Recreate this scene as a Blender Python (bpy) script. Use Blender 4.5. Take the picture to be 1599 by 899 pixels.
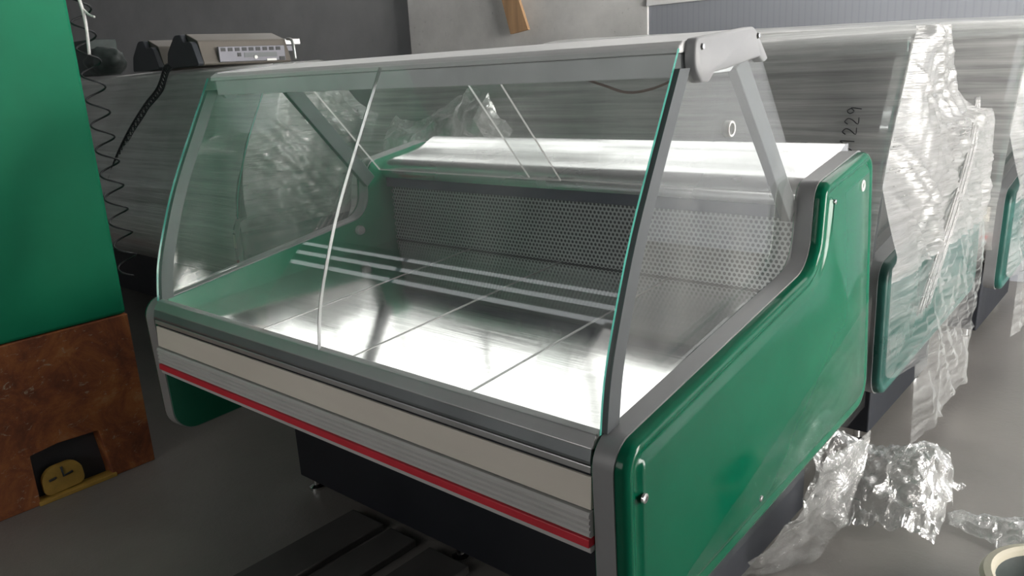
import bpy, bmesh, math, random
from mathutils import Matrix, Vector, noise

for o in list(bpy.data.objects):
    bpy.data.objects.remove(o)
scene = bpy.context.scene
COL = scene.collection
random.seed(7)

# ------------------------------------------------------------------ camera
cam_d = bpy.data.cameras.new('camera')
cam = bpy.data.objects.new('camera', cam_d)
COL.objects.link(cam)
right = Vector((0.759425, 0.648453, -0.052751))
down = Vector((0.134741, -0.236085, -0.962346))
fwd = Vector((-0.636490, 0.723721, -0.266662))
M = Matrix.Identity(4)
for i in range(3):
    M[i][0] = right[i]; M[i][1] = -down[i]; M[i][2] = -fwd[i]
M.translation = Vector((1.888878, -0.835257, 1.142716))
cam.matrix_world = M
cam_d.sensor_width = 36.0
cam_d.lens = 1240.0 / 1599.0 * 36.0
cam_d.clip_start = 0.02
scene.camera = cam

# ------------------------------------------------------------------ world and exposure
world = bpy.data.worlds.new('world')
scene.world = world
world.use_nodes = True
bg = world.node_tree.nodes['Background']
bg.inputs[0].default_value = (0.62, 0.72, 0.85, 1)
bg.inputs[1].default_value = 0.4
scene.view_settings.view_transform = 'Standard'
scene.view_settings.look = 'None'
scene.view_settings.exposure = 0.75
scene.view_settings.gamma = 1.0
scene.view_settings.use_curve_mapping = False
SKY_BACK = 1.8      # daylight strength of the clerestory panes in the back wall
SKY_RIGHT = 15.5     # daylight strength of the glazed door in the right wall
FILL_LOW = 1.7        # strength of the fill window added behind the camera
SKY_FRONT = 1.3      # daylight strength of the ribbon window behind the camera

# ------------------------------------------------------------------ materials
def new_mat(name):
    m = bpy.data.materials.new(name)
    m.use_nodes = True
    nt = m.node_tree
    for n in list(nt.nodes):
        nt.nodes.remove(n)
    out = nt.nodes.new('ShaderNodeOutputMaterial')
    return m, nt, out

def nd(nt, typ, **kw):
    n = nt.nodes.new(typ)
    for k, v in kw.items():
        if k in n.inputs:
            n.inputs[k].default_value = v
        else:
            setattr(n, k, v)
    return n

def coords(nt, scale=(1, 1, 1), rot=(0, 0, 0), kind='Object'):
    tc = nt.nodes.new('ShaderNodeTexCoord')
    mp = nt.nodes.new('ShaderNodeMapping')
    mp.inputs['Scale'].default_value = scale
    mp.inputs['Rotation'].default_value = rot
    nt.links.new(tc.outputs[kind], mp.inputs['Vector'])
    return mp.outputs['Vector']

def ramp(nt, src, stops):
    r = nt.nodes.new('ShaderNodeValToRGB')
    els = r.color_ramp.elements
    while len(els) < len(stops):
        els.new(0.5)
    for e, (p, c) in zip(els, stops):
        e.position = p
        e.color = c if len(c) == 4 else (*c, 1)
    nt.links.new(src, r.inputs['Fac'])
    return r

def plain(name, col, rough=0.5, metal=0.0, coat=0.0, noise_amt=0.12, nscale=(6, 6, 6), bump=0.0, spec=0.5, rvar=0.1):
    """principled with a little procedural mottling of colour and gloss"""
    m, nt, out = new_mat(name)
    p = nd(nt, 'ShaderNodeBsdfPrincipled')
    v = coords(nt, nscale)
    n = nd(nt, 'ShaderNodeTexNoise', Scale=1.0, Detail=6.0, Roughness=0.6)
    nt.links.new(v, n.inputs['Vector'])
    a = tuple(max(0, c * (1 - noise_amt)) for c in col)
    b = tuple(min(1, c * (1 + noise_amt)) for c in col)
    r = ramp(nt, n.outputs['Fac'], [(0.3, a), (0.7, b)])
    nt.links.new(r.outputs['Color'], p.inputs['Base Color'])
    rr = ramp(nt, n.outputs['Fac'], [(0.3, (max(0.02, rough - rvar * .5),) * 3), (0.7, (rough + rvar * .5,) * 3)])
    nt.links.new(rr.outputs['Color'], p.inputs['Roughness'])
    p.inputs['Metallic'].default_value = metal
    p.inputs['Coat Weight'].default_value = coat
    p.inputs['Coat Roughness'].default_value = 0.06
    p.inputs['Specular IOR Level'].default_value = spec
    if bump:
        bn = nd(nt, 'ShaderNodeBump', Strength=bump, Distance=0.01)
        nt.links.new(n.outputs['Fac'], bn.inputs['Height'])
        nt.links.new(bn.outputs['Normal'], p.inputs['Normal'])
    nt.links.new(p.outputs['BSDF'], out.inputs['Surface'])
    return m

def brushed(name, col, rough, scale, streak=0.15, bump=0.03):
    m, nt, out = new_mat(name)
    p = nd(nt, 'ShaderNodeBsdfPrincipled', Metallic=1.0)
    n = nd(nt, 'ShaderNodeTexNoise', Scale=1.0, Detail=5.0, Roughness=0.65)
    nt.links.new(coords(nt, scale), n.inputs['Vector'])
    r = ramp(nt, n.outputs['Fac'], [(0.3, tuple(c * (1 - streak) for c in col)), (0.7, tuple(min(1, c * (1 + streak)) for c in col))])
    nt.links.new(r.outputs['Color'], p.inputs['Base Color'])
    n2 = nd(nt, 'ShaderNodeTexNoise', Scale=3.0, Detail=4.0)
    nt.links.new(coords(nt, (1, 1, 1)), n2.inputs['Vector'])
    rr = ramp(nt, n2.outputs['Fac'], [(0.3, (rough * 0.7,) * 3), (0.7, (rough * 1.5,) * 3)])
    nt.links.new(rr.outputs['Color'], p.inputs['Roughness'])
    bn = nd(nt, 'ShaderNodeBump', Strength=bump, Distance=0.01)
    nt.links.new(n.outputs['Fac'], bn.inputs['Height'])
    nt.links.new(bn.outputs['Normal'], p.inputs['Normal'])
    nt.links.new(p.outputs['BSDF'], out.inputs['Surface'])
    return m

def glass_mat(name, tint, veil=0.06, dscale=(5, 5, 1.2), drot=(0, 0, 0), refl=1.0):
    """thin sheet glass: clear transmission, mirror reflection by Fresnel, a pale layer imitating haze"""
    m, nt, out = new_mat(name)
    tr = nd(nt, 'ShaderNodeBsdfTransparent', Color=(*tint, 1))
    gl = nd(nt, 'ShaderNodeBsdfGlossy', Color=(1, 1, 1, 1), Roughness=0.015)
    geo = nt.nodes.new('ShaderNodeNewGeometry')
    dot = nd(nt, 'ShaderNodeVectorMath', operation='DOT_PRODUCT')
    nt.links.new(geo.outputs['Incoming'], dot.inputs[0]); nt.links.new(geo.outputs['Normal'], dot.inputs[1])
    ab = nd(nt, 'ShaderNodeMath', operation='ABSOLUTE'); nt.links.new(dot.outputs['Value'], ab.inputs[0])
    om = nd(nt, 'ShaderNodeMath', operation='SUBTRACT'); om.inputs[0].default_value = 1.0; nt.links.new(ab.outputs[0], om.inputs[1])
    pw = nd(nt, 'ShaderNodeMath', operation='POWER'); pw.inputs[1].default_value = 5.0; nt.links.new(om.outputs[0], pw.inputs[0])
    fr = nd(nt, 'ShaderNodeMath', operation='MULTIPLY_ADD'); fr.inputs[1].default_value = 0.96; fr.inputs[2].default_value = 0.04
    nt.links.new(pw.outputs[0], fr.inputs[0])
    mx = nt.nodes.new('ShaderNodeMixShader')
    mul = nd(nt, 'ShaderNodeMath', operation='MULTIPLY'); mul.inputs[1].default_value = refl
    nt.links.new(fr.outputs[0], mul.inputs[0])
    nt.links.new(mul.outputs[0], mx.inputs['Fac'])
    nt.links.new(tr.outputs[0], mx.inputs[1]); nt.links.new(gl.outputs[0], mx.inputs[2])
    df = nd(nt, 'ShaderNodeBsdfDiffuse', Color=(0.85, 0.85, 0.83, 1))
    tl = nd(nt, 'ShaderNodeBsdfTranslucent', Color=(0.85, 0.85, 0.83, 1))
    dm = nd(nt, 'ShaderNodeMixShader', Fac=0.5)
    nt.links.new(df.outputs[0], dm.inputs[1]); nt.links.new(tl.outputs[0], dm.inputs[2])
    n = nd(nt, 'ShaderNodeTexNoise', Scale=1.0, Detail=7.0, Roughness=0.6)
    nt.links.new(coords(nt, dscale, drot), n.inputs['Vector'])
    r = ramp(nt, n.outputs['Fac'], [(0.35, (veil * 0.3,) * 3), (0.75, (veil * 1.8,) * 3)])  # pale scatter on the glass stands in for hazy light
    m2 = nt.nodes.new('ShaderNodeMixShader')
    nt.links.new(r.outputs['Color'], m2.inputs['Fac'])
    nt.links.new(mx.outputs[0], m2.inputs[1]); nt.links.new(dm.outputs[0], m2.inputs[2])
    nt.links.new(m2.outputs[0], out.inputs['Surface'])
    return m

def film_mat(name, lo, hi, scale, rot=(0, 0, 0), white=0.85, bump=0.5, gloss=0.35):
    """stretch film: streaky layers, partly see-through, glossy"""
    m, nt, out = new_mat(name)
    tr = nd(nt, 'ShaderNodeBsdfTransparent', Color=(0.93, 0.95, 0.95, 1))
    df = nd(nt, 'ShaderNodeBsdfDiffuse', Color=(white, white, white * 0.98, 1))
    tl = nd(nt, 'ShaderNodeBsdfTranslucent', Color=(white, white, white * 0.98, 1))
    gl = nd(nt, 'ShaderNodeBsdfGlossy', Color=(1, 1, 1, 1), Roughness=0.16)
    d2 = nd(nt, 'ShaderNodeMixShader', Fac=0.3)
    nt.links.new(df.outputs[0], d2.inputs[1]); nt.links.new(tl.outputs[0], d2.inputs[2])
    g2 = nd(nt, 'ShaderNodeMixShader', Fac=gloss)
    nt.links.new(d2.outputs[0], g2.inputs[1]); nt.links.new(gl.outputs[0], g2.inputs[2])
    n = nd(nt, 'ShaderNodeTexNoise', Scale=1.0, Detail=5.0, Roughness=0.62, Distortion=0.3)
    nt.links.new(coords(nt, scale, rot), n.inputs['Vector'])
    nb = nd(nt, 'ShaderNodeTexNoise', Scale=3.0, Detail=3.0)
    nt.links.new(coords(nt, (1, 1, 1)), nb.inputs['Vector'])
    mixf = nd(nt, 'ShaderNodeMath', operation='MULTIPLY_ADD')
    nt.links.new(nb.outputs['Fac'], mixf.inputs[0]); mixf.inputs[1].default_value = 0.7
    ad = nd(nt, 'ShaderNodeMath', operation='MULTIPLY_ADD')
    nt.links.new(n.outputs['Fac'], ad.inputs[0]); ad.inputs[1].default_value = 1.0; ad.inputs[2].default_value = -0.35
    nt.links.new(ad.outputs[0], mixf.inputs[2])
    r = ramp(nt, mixf.outputs[0], [(0.3, (lo,) * 3), (0.72, (hi,) * 3)])
    bn = nd(nt, 'ShaderNodeBump', Strength=bump, Distance=0.01)
    nt.links.new(n.outputs['Fac'], bn.inputs['Height'])
    for s in (df, tl, gl):
        nt.links.new(bn.outputs['Normal'], s.inputs['Normal'])
    mx = nt.nodes.new('ShaderNodeMixShader')
    nt.links.new(r.outputs['Color'], mx.inputs['Fac'])
    nt.links.new(tr.outputs[0], mx.inputs[1]); nt.links.new(g2.outputs[0], mx.inputs[2])
    nt.links.new(mx.outputs[0], out.inputs['Surface'])
    return m

def emit_mat(name, col, strength):
    m, nt, out = new_mat(name)
    e = nd(nt, 'ShaderNodeEmission', Color=(*col, 1), Strength=strength)
    nt.links.new(e.outputs[0], out.inputs['Surface'])
    return m

MAT = {}
MAT['green'] = plain('green_gloss_plastic', (0.003, 0.112, 0.058), 0.14, noise_amt=0.12, nscale=(3, 3, 3), rvar=0.08, spec=0.25)
MAT['green_in'] = plain('green_liner', (0.006, 0.17, 0.09), 0.35, noise_amt=0.15)
MAT['teal'] = plain('teal_plastic', (0.015, 0.075, 0.062), 0.3)
MAT['trim'] = plain('grey_edge_trim', (0.30, 0.30, 0.305), 0.4, metal=0.15, noise_amt=0.1)
MAT['alu'] = plain('satin_aluminium', (0.55, 0.55, 0.55), 0.35, metal=0.7, noise_amt=0.06)
MAT['alu_dark'] = plain('grey_aluminium', (0.26, 0.28, 0.29), 0.35, metal=0.6)
MAT['cap_grey'] = plain('grey_end_cap', (0.36, 0.365, 0.375), 0.4, noise_amt=0.06)
MAT['post'] = plain('grey_post', (0.11, 0.12, 0.125), 0.45, metal=0.1)
MAT['groove'] = plain('dark_groove', (0.03, 0.032, 0.036), 0.5)
MAT['cream'] = plain('cream_panel', (0.80, 0.74, 0.66), 0.4, noise_amt=0.05, nscale=(2, 2, 8))
MAT['bumper'] = plain('grey_bumper', (0.55, 0.54, 0.53), 0.45, noise_amt=0.06)
MAT['red'] = plain('red_stripe', (0.62, 0.03, 0.05), 0.4)
MAT['black'] = plain('black_base', (0.012, 0.014, 0.02), 0.55)
MAT['canopy'] = plain('light_grey_paint', (0.84, 0.84, 0.84), 0.4, noise_amt=0.06)
MAT['canopy_front'] = plain('grey_canopy_front', (0.74, 0.755, 0.77), 0.4)
MAT['dark_trim'] = plain('dark_blue_grey_trim', (0.05, 0.06, 0.085), 0.35)
MAT['steel'] = brushed('stainless_deck', (0.80, 0.80, 0.79), 0.10, (2.0, 70, 70), 0.10, 0.015)
MAT['shelf'] = brushed('stainless_shelf', (0.72, 0.72, 0.72), 0.22, (1.0, 60, 60), 0.12, 0.02)
MAT['perf'] = plain('perforated_steel', (0.42, 0.44, 0.44), 0.35, metal=0.7, noise_amt=0.1)
MAT['chrome'] = plain('chrome', (0.8, 0.8, 0.8), 0.15, metal=1.0)
MAT['glass'] = glass_mat('hazed_clear_glass', (0.983, 0.993, 0.99), 0.035)
MAT['end_glass'] = glass_mat('hazed_end_glass', (0.98, 0.99, 0.988), 0.08, (3, 8, 2), (0.6, 0, 0))
MAT['glass_edge'] = plain('teal_glass_edge', (0.10, 0.42, 0.34), 0.12, noise_amt=0.2, nscale=(2, 2, 6))
MAT['film_end'] = film_mat('stretch_film_thick', 0.55, 0.92, (1, 4, 60), (0.55, 0, 0), 0.38, 1.0, 0.2)
MAT['film_low'] = film_mat('stretch_film_thin', 0.06, 0.55, (1, 4, 60), (0.75, 0, 0), 0.55, 0.5)
MAT['film_front'] = film_mat('stretch_film_front', 0.36, 0.84, (1.5, 40, 55), (0, 0.06, 0), 0.95, 0.5, 0.25)
MAT['film_brightened'] = film_mat('stretch_film_brightened', 0.60, 0.95, (1.5, 40, 55), (0, 0.1, 0), 0.85, 0.6, 0.22)  # brighter copy of the front film, making up for weak light on that counter
MAT['film_bunch'] = film_mat('bunched_stretch_film', 0.30, 0.97, (18, 18, 18), (0, 0, 0), 0.9, 0.9, 0.5)
MAT['film_loose'] = film_mat('crumpled_stretch_film', 0.12, 0.75, (25, 25, 25), (0, 0, 0), 0.85, 0.9, 0.55)
MAT['film_cling'] = film_mat('film_clinging', 0.02, 0.10, (2, 14, 30), (0.8, 0, 0), 0.7, 0.3, 0.6)
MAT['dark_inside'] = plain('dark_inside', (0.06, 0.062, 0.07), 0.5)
MAT['rubber'] = plain('black_plastic', (0.02, 0.022, 0.025), 0.5)
MAT['marker'] = plain('black_marker', (0.02, 0.02, 0.025), 0.6)
MAT['taupe'] = plain('taupe_plastic', (0.17, 0.15, 0.13), 0.5, noise_amt=0.06)
MAT['dark_cap'] = plain('charcoal_plastic', (0.045, 0.05, 0.06), 0.5)
MAT['grey_metal'] = plain('grey_metal_plate', (0.16, 0.16, 0.185), 0.45, metal=0.3)
MAT['white'] = plain('white_plastic', (0.8, 0.8, 0.78), 0.4)
MAT['wood'] = plain('raw_wood', (0.50, 0.31, 0.17), 0.7, noise_amt=0.25, nscale=(18, 18, 2))
MAT['board'] = plain('dark_board', (0.075, 0.072, 0.07), 0.75, noise_amt=0.2)
MAT['brown_cable'] = plain('brown_cable', (0.22, 0.17, 0.15), 0.5)
MAT['yellow'] = plain('dirty_yellow', (0.42, 0.26, 0.05), 0.6, noise_amt=0.25, nscale=(15, 15, 15))
MAT['cabinet_green'] = plain('cabinet_green', (0.005, 0.235, 0.115), 0.6, noise_amt=0.12, nscale=(2, 2, 2), spec=0.25)
MAT['tub'] = plain('pale_plastic', (0.52, 0.48, 0.38), 0.45)
MAT['bag'] = plain('dark_bag', (0.05, 0.065, 0.062), 0.6, noise_amt=0.4, nscale=(9, 9, 9))

def make_rust():
    m, nt, out = new_mat('rusty_orange_paint')
    p = nd(nt, 'ShaderNodeBsdfPrincipled', Roughness=0.75)
    n = nd(nt, 'ShaderNodeTexNoise', Scale=7.0, Detail=9.0, Roughness=0.7, Distortion=0.6)
    nt.links.new(coords(nt, (1, 1, 1)), n.inputs['Vector'])
    r = ramp(nt, n.outputs['Fac'], [(0.25, (0.06, 0.022, 0.014)), (0.45, (0.22, 0.065, 0.025)), (0.58, (0.36, 0.12, 0.035)), (0.72, (0.45, 0.24, 0.10))])
    v = nd(nt, 'ShaderNodeTexNoise', Scale=16.0, Detail=6.0, Roughness=0.75, Distortion=2.2)
    nt.links.new(coords(nt, (1, 1, 2.0)), v.inputs['Vector'])
    r2 = ramp(nt, v.outputs['Fac'], [(0.60, (0, 0, 0)), (0.68, (1, 1, 1))])
    mx = nd(nt, 'ShaderNodeMix', data_type='RGBA')
    nt.links.new(r2.outputs['Color'], mx.inputs[0])
    nt.links.new(r.outputs['Color'], mx.inputs[6])
    mx.inputs[7].default_value = (0.42, 0.33, 0.22, 1)
    nt.links.new(mx.outputs[2], p.inputs['Base Color'])
    b = nd(nt, 'ShaderNodeBump', Strength=0.4, Distance=0.01)
    nt.links.new(n.outputs['Fac'], b.inputs['Height'])
    nt.links.new(b.outputs['Normal'], p.inputs['Normal'])
    nt.links.new(p.outputs[0], out.inputs['Surface'])
    return m
MAT['rust'] = make_rust()

def make_concrete(name, c0, c1, rough, pits, scale=1.0, spec=0.5):
    m, nt, out = new_mat(name)
    p = nd(nt, 'ShaderNodeBsdfPrincipled')
    p.inputs['Specular IOR Level'].default_value = spec
    n = nd(nt, 'ShaderNodeTexNoise', Scale=1.6 * scale, Detail=10.0, Roughness=0.62)
    nt.links.new(coords(nt), n.inputs['Vector'])
    r = ramp(nt, n.outputs['Fac'], [(0.3, c0), (0.7, c1)])
    v = nd(nt, 'ShaderNodeTexNoise', Scale=16.0 * scale, Detail=6.0, Roughness=0.8)
    nt.links.new(coords(nt), v.inputs['Vector'])
    r2 = ramp(nt, v.outputs['Fac'], [(0.30, (1, 1, 1)), (0.38, (0, 0, 0))])
    mx = nd(nt, 'ShaderNodeMix', data_type='RGBA')
    ml = nd(nt, 'ShaderNodeMath', operation='MULTIPLY'); ml.inputs[1].default_value = pits
    nt.links.new(r2.outputs['Color'], ml.inputs[0]); nt.links.new(ml.outputs[0], mx.inputs[0])
    nt.links.new(r.outputs['Color'], mx.inputs[6])
    mx.inputs[7].default_value = (*[c * 0.45 for c in c0], 1)
    nt.links.new(mx.outputs[2], p.inputs['Base Color'])
    rr = ramp(nt, n.outputs['Fac'], [(0.3, (rough - 0.1,) * 3), (0.7, (rough + 0.12,) * 3)])
    nt.links.new(rr.outputs['Color'], p.inputs['Roughness'])
    b = nd(nt, 'ShaderNodeBump', Strength=0.25, Distance=0.01)
    nt.links.new(v.outputs['Fac'], b.inputs['Height'])
    nt.links.new(b.outputs['Normal'], p.inputs['Normal'])
    nt.links.new(p.outputs[0], out.inputs['Surface'])
    return m
MAT['floor'] = make_concrete('grey_concrete_floor', (0.165, 0.155, 0.147), (0.255, 0.24, 0.223), 0.38, 0.15, 1.0, 0.5)
MAT['concrete'] = make_concrete('rough_concrete', (0.60, 0.595, 0.585), (0.82, 0.81, 0.795), 0.9, 0.7, 1.5, 0.2)
MAT['wall_shaded'] = make_concrete('shade_toned_plaster', (0.40, 0.404, 0.415), (0.50, 0.505, 0.515), 0.9, 0.2, 1.0, 0.2)  # darker base colour carries the shade of the left back wall
MAT['wall_plain'] = make_concrete('grey_wall', (0.20, 0.20, 0.205), (0.26, 0.26, 0.265), 0.9, 0.2, 1.0, 0.2)

def make_panelwall():
    m, nt, out = new_mat('ribbed_grey_panel')
    p = nd(nt, 'ShaderNodeBsdfPrincipled', Roughness=0.5)
    w = nd(nt, 'ShaderNodeTexWave', Scale=9.0, Distortion=0.0)
    nt.links.new(coords(nt), w.inputs['Vector'])
    r = ramp(nt, w.outputs['Fac'], [(0.0, (0.285, 0.30, 0.335)), (0.25, (0.31, 0.325, 0.36))])
    nt.links.new(r.outputs['Color'], p.inputs['Base Color'])
    b = nd(nt, 'ShaderNodeBump', Strength=0.06, Distance=0.005)
    nt.links.new(w.outputs['Fac'], b.inputs['Height'])
    nt.links.new(b.outputs['Normal'], p.inputs['Normal'])
    nt.links.new(p.outputs[0], out.inputs['Surface'])
    return m
MAT['panelwall'] = make_panelwall()
MAT['sky_back'] = emit_mat('daylit_pane_back', (1.0, 0.985, 0.95), SKY_BACK)
MAT['fill_low'] = emit_mat('fill_pane_low', (1.0, 0.97, 0.93), FILL_LOW)
MAT['sky_front'] = emit_mat('daylit_pane_front', (0.95, 0.98, 1.0), SKY_FRONT)
MAT['sky_right'] = emit_mat('daylit_pane_right', (1.0, 0.97, 0.92), SKY_RIGHT)

# ------------------------------------------------------------------ mesh helpers
def mesh_obj(name, verts, faces, mat, parent=None, smooth=False, bevel=0.0, mats=None, fmat=None, loc=None, seg=2):
    me = bpy.data.meshes.new(name)
    me.from_pydata([tuple(v) for v in verts], [], faces)
    for mm in (mats or [mat]):
        me.materials.append(MAT[mm])
    if fmat:
        for p, k in zip(me.polygons, fmat):
            p.material_index = k
    bm = bmesh.new(); bm.from_mesh(me)
    bmesh.ops.recalc_face_normals(bm, faces=bm.faces)
    bm.to_mesh(me); bm.free()
    if smooth:
        for p in me.polygons:
            p.use_smooth = True
    me.update()
    o = bpy.data.objects.new(name, me)
    COL.objects.link(o)
    if loc is not None:
        o.location = loc
    if parent is not None:
        o.parent = parent
    if bevel:
        b = o.modifiers.new('bevel', 'BEVEL')
        b.width = bevel; b.segments = seg; b.limit_method = 'ANGLE'; b.angle_limit = math.radians(35)
    return o

def empty(name, loc, label, cat, group=None, rot=(0, 0, 0), scale=None):
    o = bpy.data.objects.new(name, None)
    o.empty_display_size = 0.1
    COL.objects.link(o)
    o.location = loc; o.rotation_euler = rot
    if scale: o.scale = scale
    tag(o, label, cat, group)
    return o

def tag(o, label, cat, group=None):
    o['label'] = label; o['category'] = cat
    if group: o['group'] = group
    return o

def struct(o):
    o['kind'] = 'structure'
    return o

def box_data(x0, x1, y0, y1, z0, z1):
    v = [(x, y, z) for x in (x0, x1) for y in (y0, y1) for z in (z0, z1)]
    f = [(0, 1, 3, 2), (4, 6, 7, 5), (0, 4, 5, 1), (2, 3, 7, 6), (0, 2, 6, 4), (1, 5, 7, 3)]
    return v, f

def box(name, x0, x1, y0, y1, z0, z1, mat, parent=None, bevel=0.0, loc=None):
    v, f = box_data(x0, x1, y0, y1, z0, z1)
    return mesh_obj(name, v, f, mat, parent, bevel=bevel, loc=loc)

def prism(name, prof, x0, x1, mat, parent=None, bevel=0.0, smooth=False):
    """closed (Y,Z) profile extruded along X"""
    n = len(prof)
    v = [(x0, a, b) for a, b in prof] + [(x1, a, b) for a, b in prof]
    f = [(i, (i + 1) % n, (i + 1) % n + n, i + n) for i in range(n)]
    f += [tuple(range(n - 1, -1, -1)), tuple(range(n, 2 * n))]
    return mesh_obj(name, v, f, mat, parent, bevel=bevel, smooth=smooth)

def strip_sheet(name, prof, x0, x1, th, mats, parent, smooth=True, rim=(1, 1, 1)):
    """open (Y,Z) curve extruded along X as a sheet of thickness th; the rim has the second material"""
    n = len(prof)
    nor = []
    for i in range(n):
        a = prof[max(0, i - 1)]; b = prof[min(n - 1, i + 1)]
        d = Vector((b[0] - a[0], b[1] - a[1])).normalized()
        nor.append((-d[1], d[0]))
    outer = [(p[0], p[1]) for p in prof]
    inner = [(p[0] - q[0] * th, p[1] - q[1] * th) for p, q in zip(prof, nor)]
    v = [(x, *p) for x in (x0, x1) for p in outer] + [(x, *p) for x in (x0, x1) for p in inner]
    f = []; k = []
    for i in range(n - 1):
        f.append((i, i + 1, n + i + 1, n + i)); k.append(0)
        f.append((2 * n + i, 2 * n + i + 1, 3 * n + i + 1, 3 * n + i)); k.append(0)
        f.append((i, i + 1, 2 * n + i + 1, 2 * n + i)); k.append(rim[0])
        f.append((n + i, n + i + 1, 3 * n + i + 1, 3 * n + i)); k.append(rim[1])
    f.append((0, n, 3 * n, 2 * n)); k.append(rim[2])
    f.append((n - 1, 2 * n - 1, 4 * n - 1, 3 * n - 1)); k.append(rim[2])
    o = mesh_obj(name, v, f, None, parent, mats=mats, fmat=k)
    if smooth:
        for p in o.data.polygons:
            p.use_smooth = (p.material_index == 0)
        o.data.set_sharp_from_angle(angle=math.radians(40))
    return o

def tube_data(path, r, seg=8, closed=False):
    path = [Vector(p) for p in path]
    n = len(path); v = []; f = []
    up = Vector((0.13, 0.21, 0.97)).normalized()
    for i, p in enumerate(path):
        a = path[i - 1] if (i or closed) else p
        b = path[(i + 1) % n] if (i < n - 1 or closed) else p
        d = (b - a).normalized()
        s = d.cross(up)
        if s.length < 1e-3: s = d.cross(Vector((1, 0, 0)))
        s.normalize(); t = s.cross(d)
        for k in range(seg):
            an = 2 * math.pi * k / seg
            v.append(p + (s * math.cos(an) + t * math.sin(an)) * r)
    m = n if closed else n - 1
    for i in range(m):
        for k in range(seg):
            a = i * seg + k; b = i * seg + (k + 1) % seg
            c = ((i + 1) % n) * seg + (k + 1) % seg; e = ((i + 1) % n) * seg + k
            f.append((a, b, c, e))
    if not closed:
        f.append(tuple(range(seg - 1, -1, -1)))
        f.append(tuple(range((n - 1) * seg, n * seg)))
    return v, f

def tube(name, path, r, mat, parent=None, seg=8, closed=False):
    v, f = tube_data(path, r, seg, closed)
    return mesh_obj(name, v, f, mat, parent, smooth=True)

def lathe(name, prof, mat, parent=None, axis='Z', loc=(0, 0, 0), seg=24, mats=None, fm=None):
    """profile of (radius, height) turned about an axis"""
    v = []; f = []; k = []
    n = len(prof)
    for j in range(seg):
        a = 2 * math.pi * j / seg
        for r, h in prof:
            x, y = r * math.cos(a), r * math.sin(a)
            v.append({'Z': (x, y, h), 'X': (h, x, y), 'Y': (x, h, y)}[axis])
    for j in range(seg):
        for i in range(n - 1):
            f.append((j * n + i, ((j + 1) % seg) * n + i, ((j + 1) % seg) * n + i + 1, j * n + i + 1))
            k.append(fm[i] if fm else 0)
    v = [(a[0] + loc[0], a[1] + loc[1], a[2] + loc[2]) for a in v]
    o = mesh_obj(name, v, f, mat, parent, smooth=True, mats=mats, fmat=k if fm else None)
    o.data.set_sharp_from_angle(angle=math.radians(40))
    return o

def rounded(poly, seg=7):
    """closed polygon of (y, z, radius) with its corners rounded"""
    out = []; n = len(poly)
    for i in range(n):
        p = Vector(poly[i][:2]); a = Vector(poly[i - 1][:2]); b = Vector(poly[(i + 1) % n][:2]); r = poly[i][2]
        u = (a - p); w = (b - p); lu, lw = u.length, w.length; u.normalize(); w.normalize()
        ang = math.acos(max(-1, min(1, u.dot(w))))
        t = min(r / math.tan(ang / 2), lu * 0.48, lw * 0.48)
        rr = t * math.tan(ang / 2)
        c = p + (u + w).normalized() * (rr / math.sin(ang / 2))
        s = p + u * t; e = p + w * t
        a0 = math.atan2(s.y - c.y, s.x - c.x); a1 = math.atan2(e.y - c.y, e.x - c.x)
        d = (a1 - a0 + math.pi) % (2 * math.pi) - math.pi
        for k in range(seg + 1):
            an = a0 + d * k / seg
            out.append((c.x + rr * math.cos(an), c.y + rr * math.sin(an)))
    return out

def offset(poly, d):
    """shift a clockwise-or-counter polygon inwards by d"""
    n = len(poly); area = sum(poly[i][0] * poly[(i + 1) % n][1] - poly[(i + 1) % n][0] * poly[i][1] for i in range(n))
    s = 1 if area > 0 else -1
    out = []
    for i in range(n):
        a = Vector(poly[i - 1]); b = Vector(poly[(i + 1) % n]); t = (b - a).normalized()
        out.append((poly[i][0] - t.y * s * d, poly[i][1] + t.x * s * d))
    return out

def loops(name, rings, mat, parent, smooth=True, cap0=True):
    """stack of equal-count loops [(x, [(y,z)...]), ...] skinned and capped"""
    n = len(rings[0][1]); v = []; f = []
    for x, p in rings:
        v += [(x, a, b) for a, b in p]
    for r in range(len(rings) - 1):
        for i in range(n):
            f.append((r * n + i, r * n + (i + 1) % n, (r + 1) * n + (i + 1) % n, (r + 1) * n + i))
    if cap0: f.append(tuple(range(n - 1, -1, -1)))
    f.append(tuple(range((len(rings) - 1) * n, len(rings) * n)))
    o = mesh_obj(name, v, f, mat, parent, smooth=smooth)
    if smooth: o.data.set_sharp_from_angle(angle=math.radians(50))
    return o

def interp(pts, t):
    for (a, b), (c, d) in zip(pts, pts[1:]):
        if a <= t <= c:
            return b + (d - b) * (t - a) / (c - a)
    return pts[0][1] if t < pts[0][0] else pts[-1][1]

def catmull(pts, per=5):
    out = []
    P = [Vector(p) for p in pts]
    for i in range(len(P) - 1):
        p0 = P[max(0, i - 1)]; p1 = P[i]; p2 = P[i + 1]; p3 = P[min(len(P) - 1, i + 2)]
        for k in range(per):
            t = k / per
            out.append(0.5 * ((2 * p1) + (p2 - p0) * t + (2 * p0 - 5 * p1 + 4 * p2 - p3) * t * t + (3 * p1 - p0 - 3 * p2 + p3) * t ** 3))
    out.append(P[-1])
    return out

def ridged(p, s):
    return 1 - abs(noise.noise(Vector(p) * s)) * 2

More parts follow.
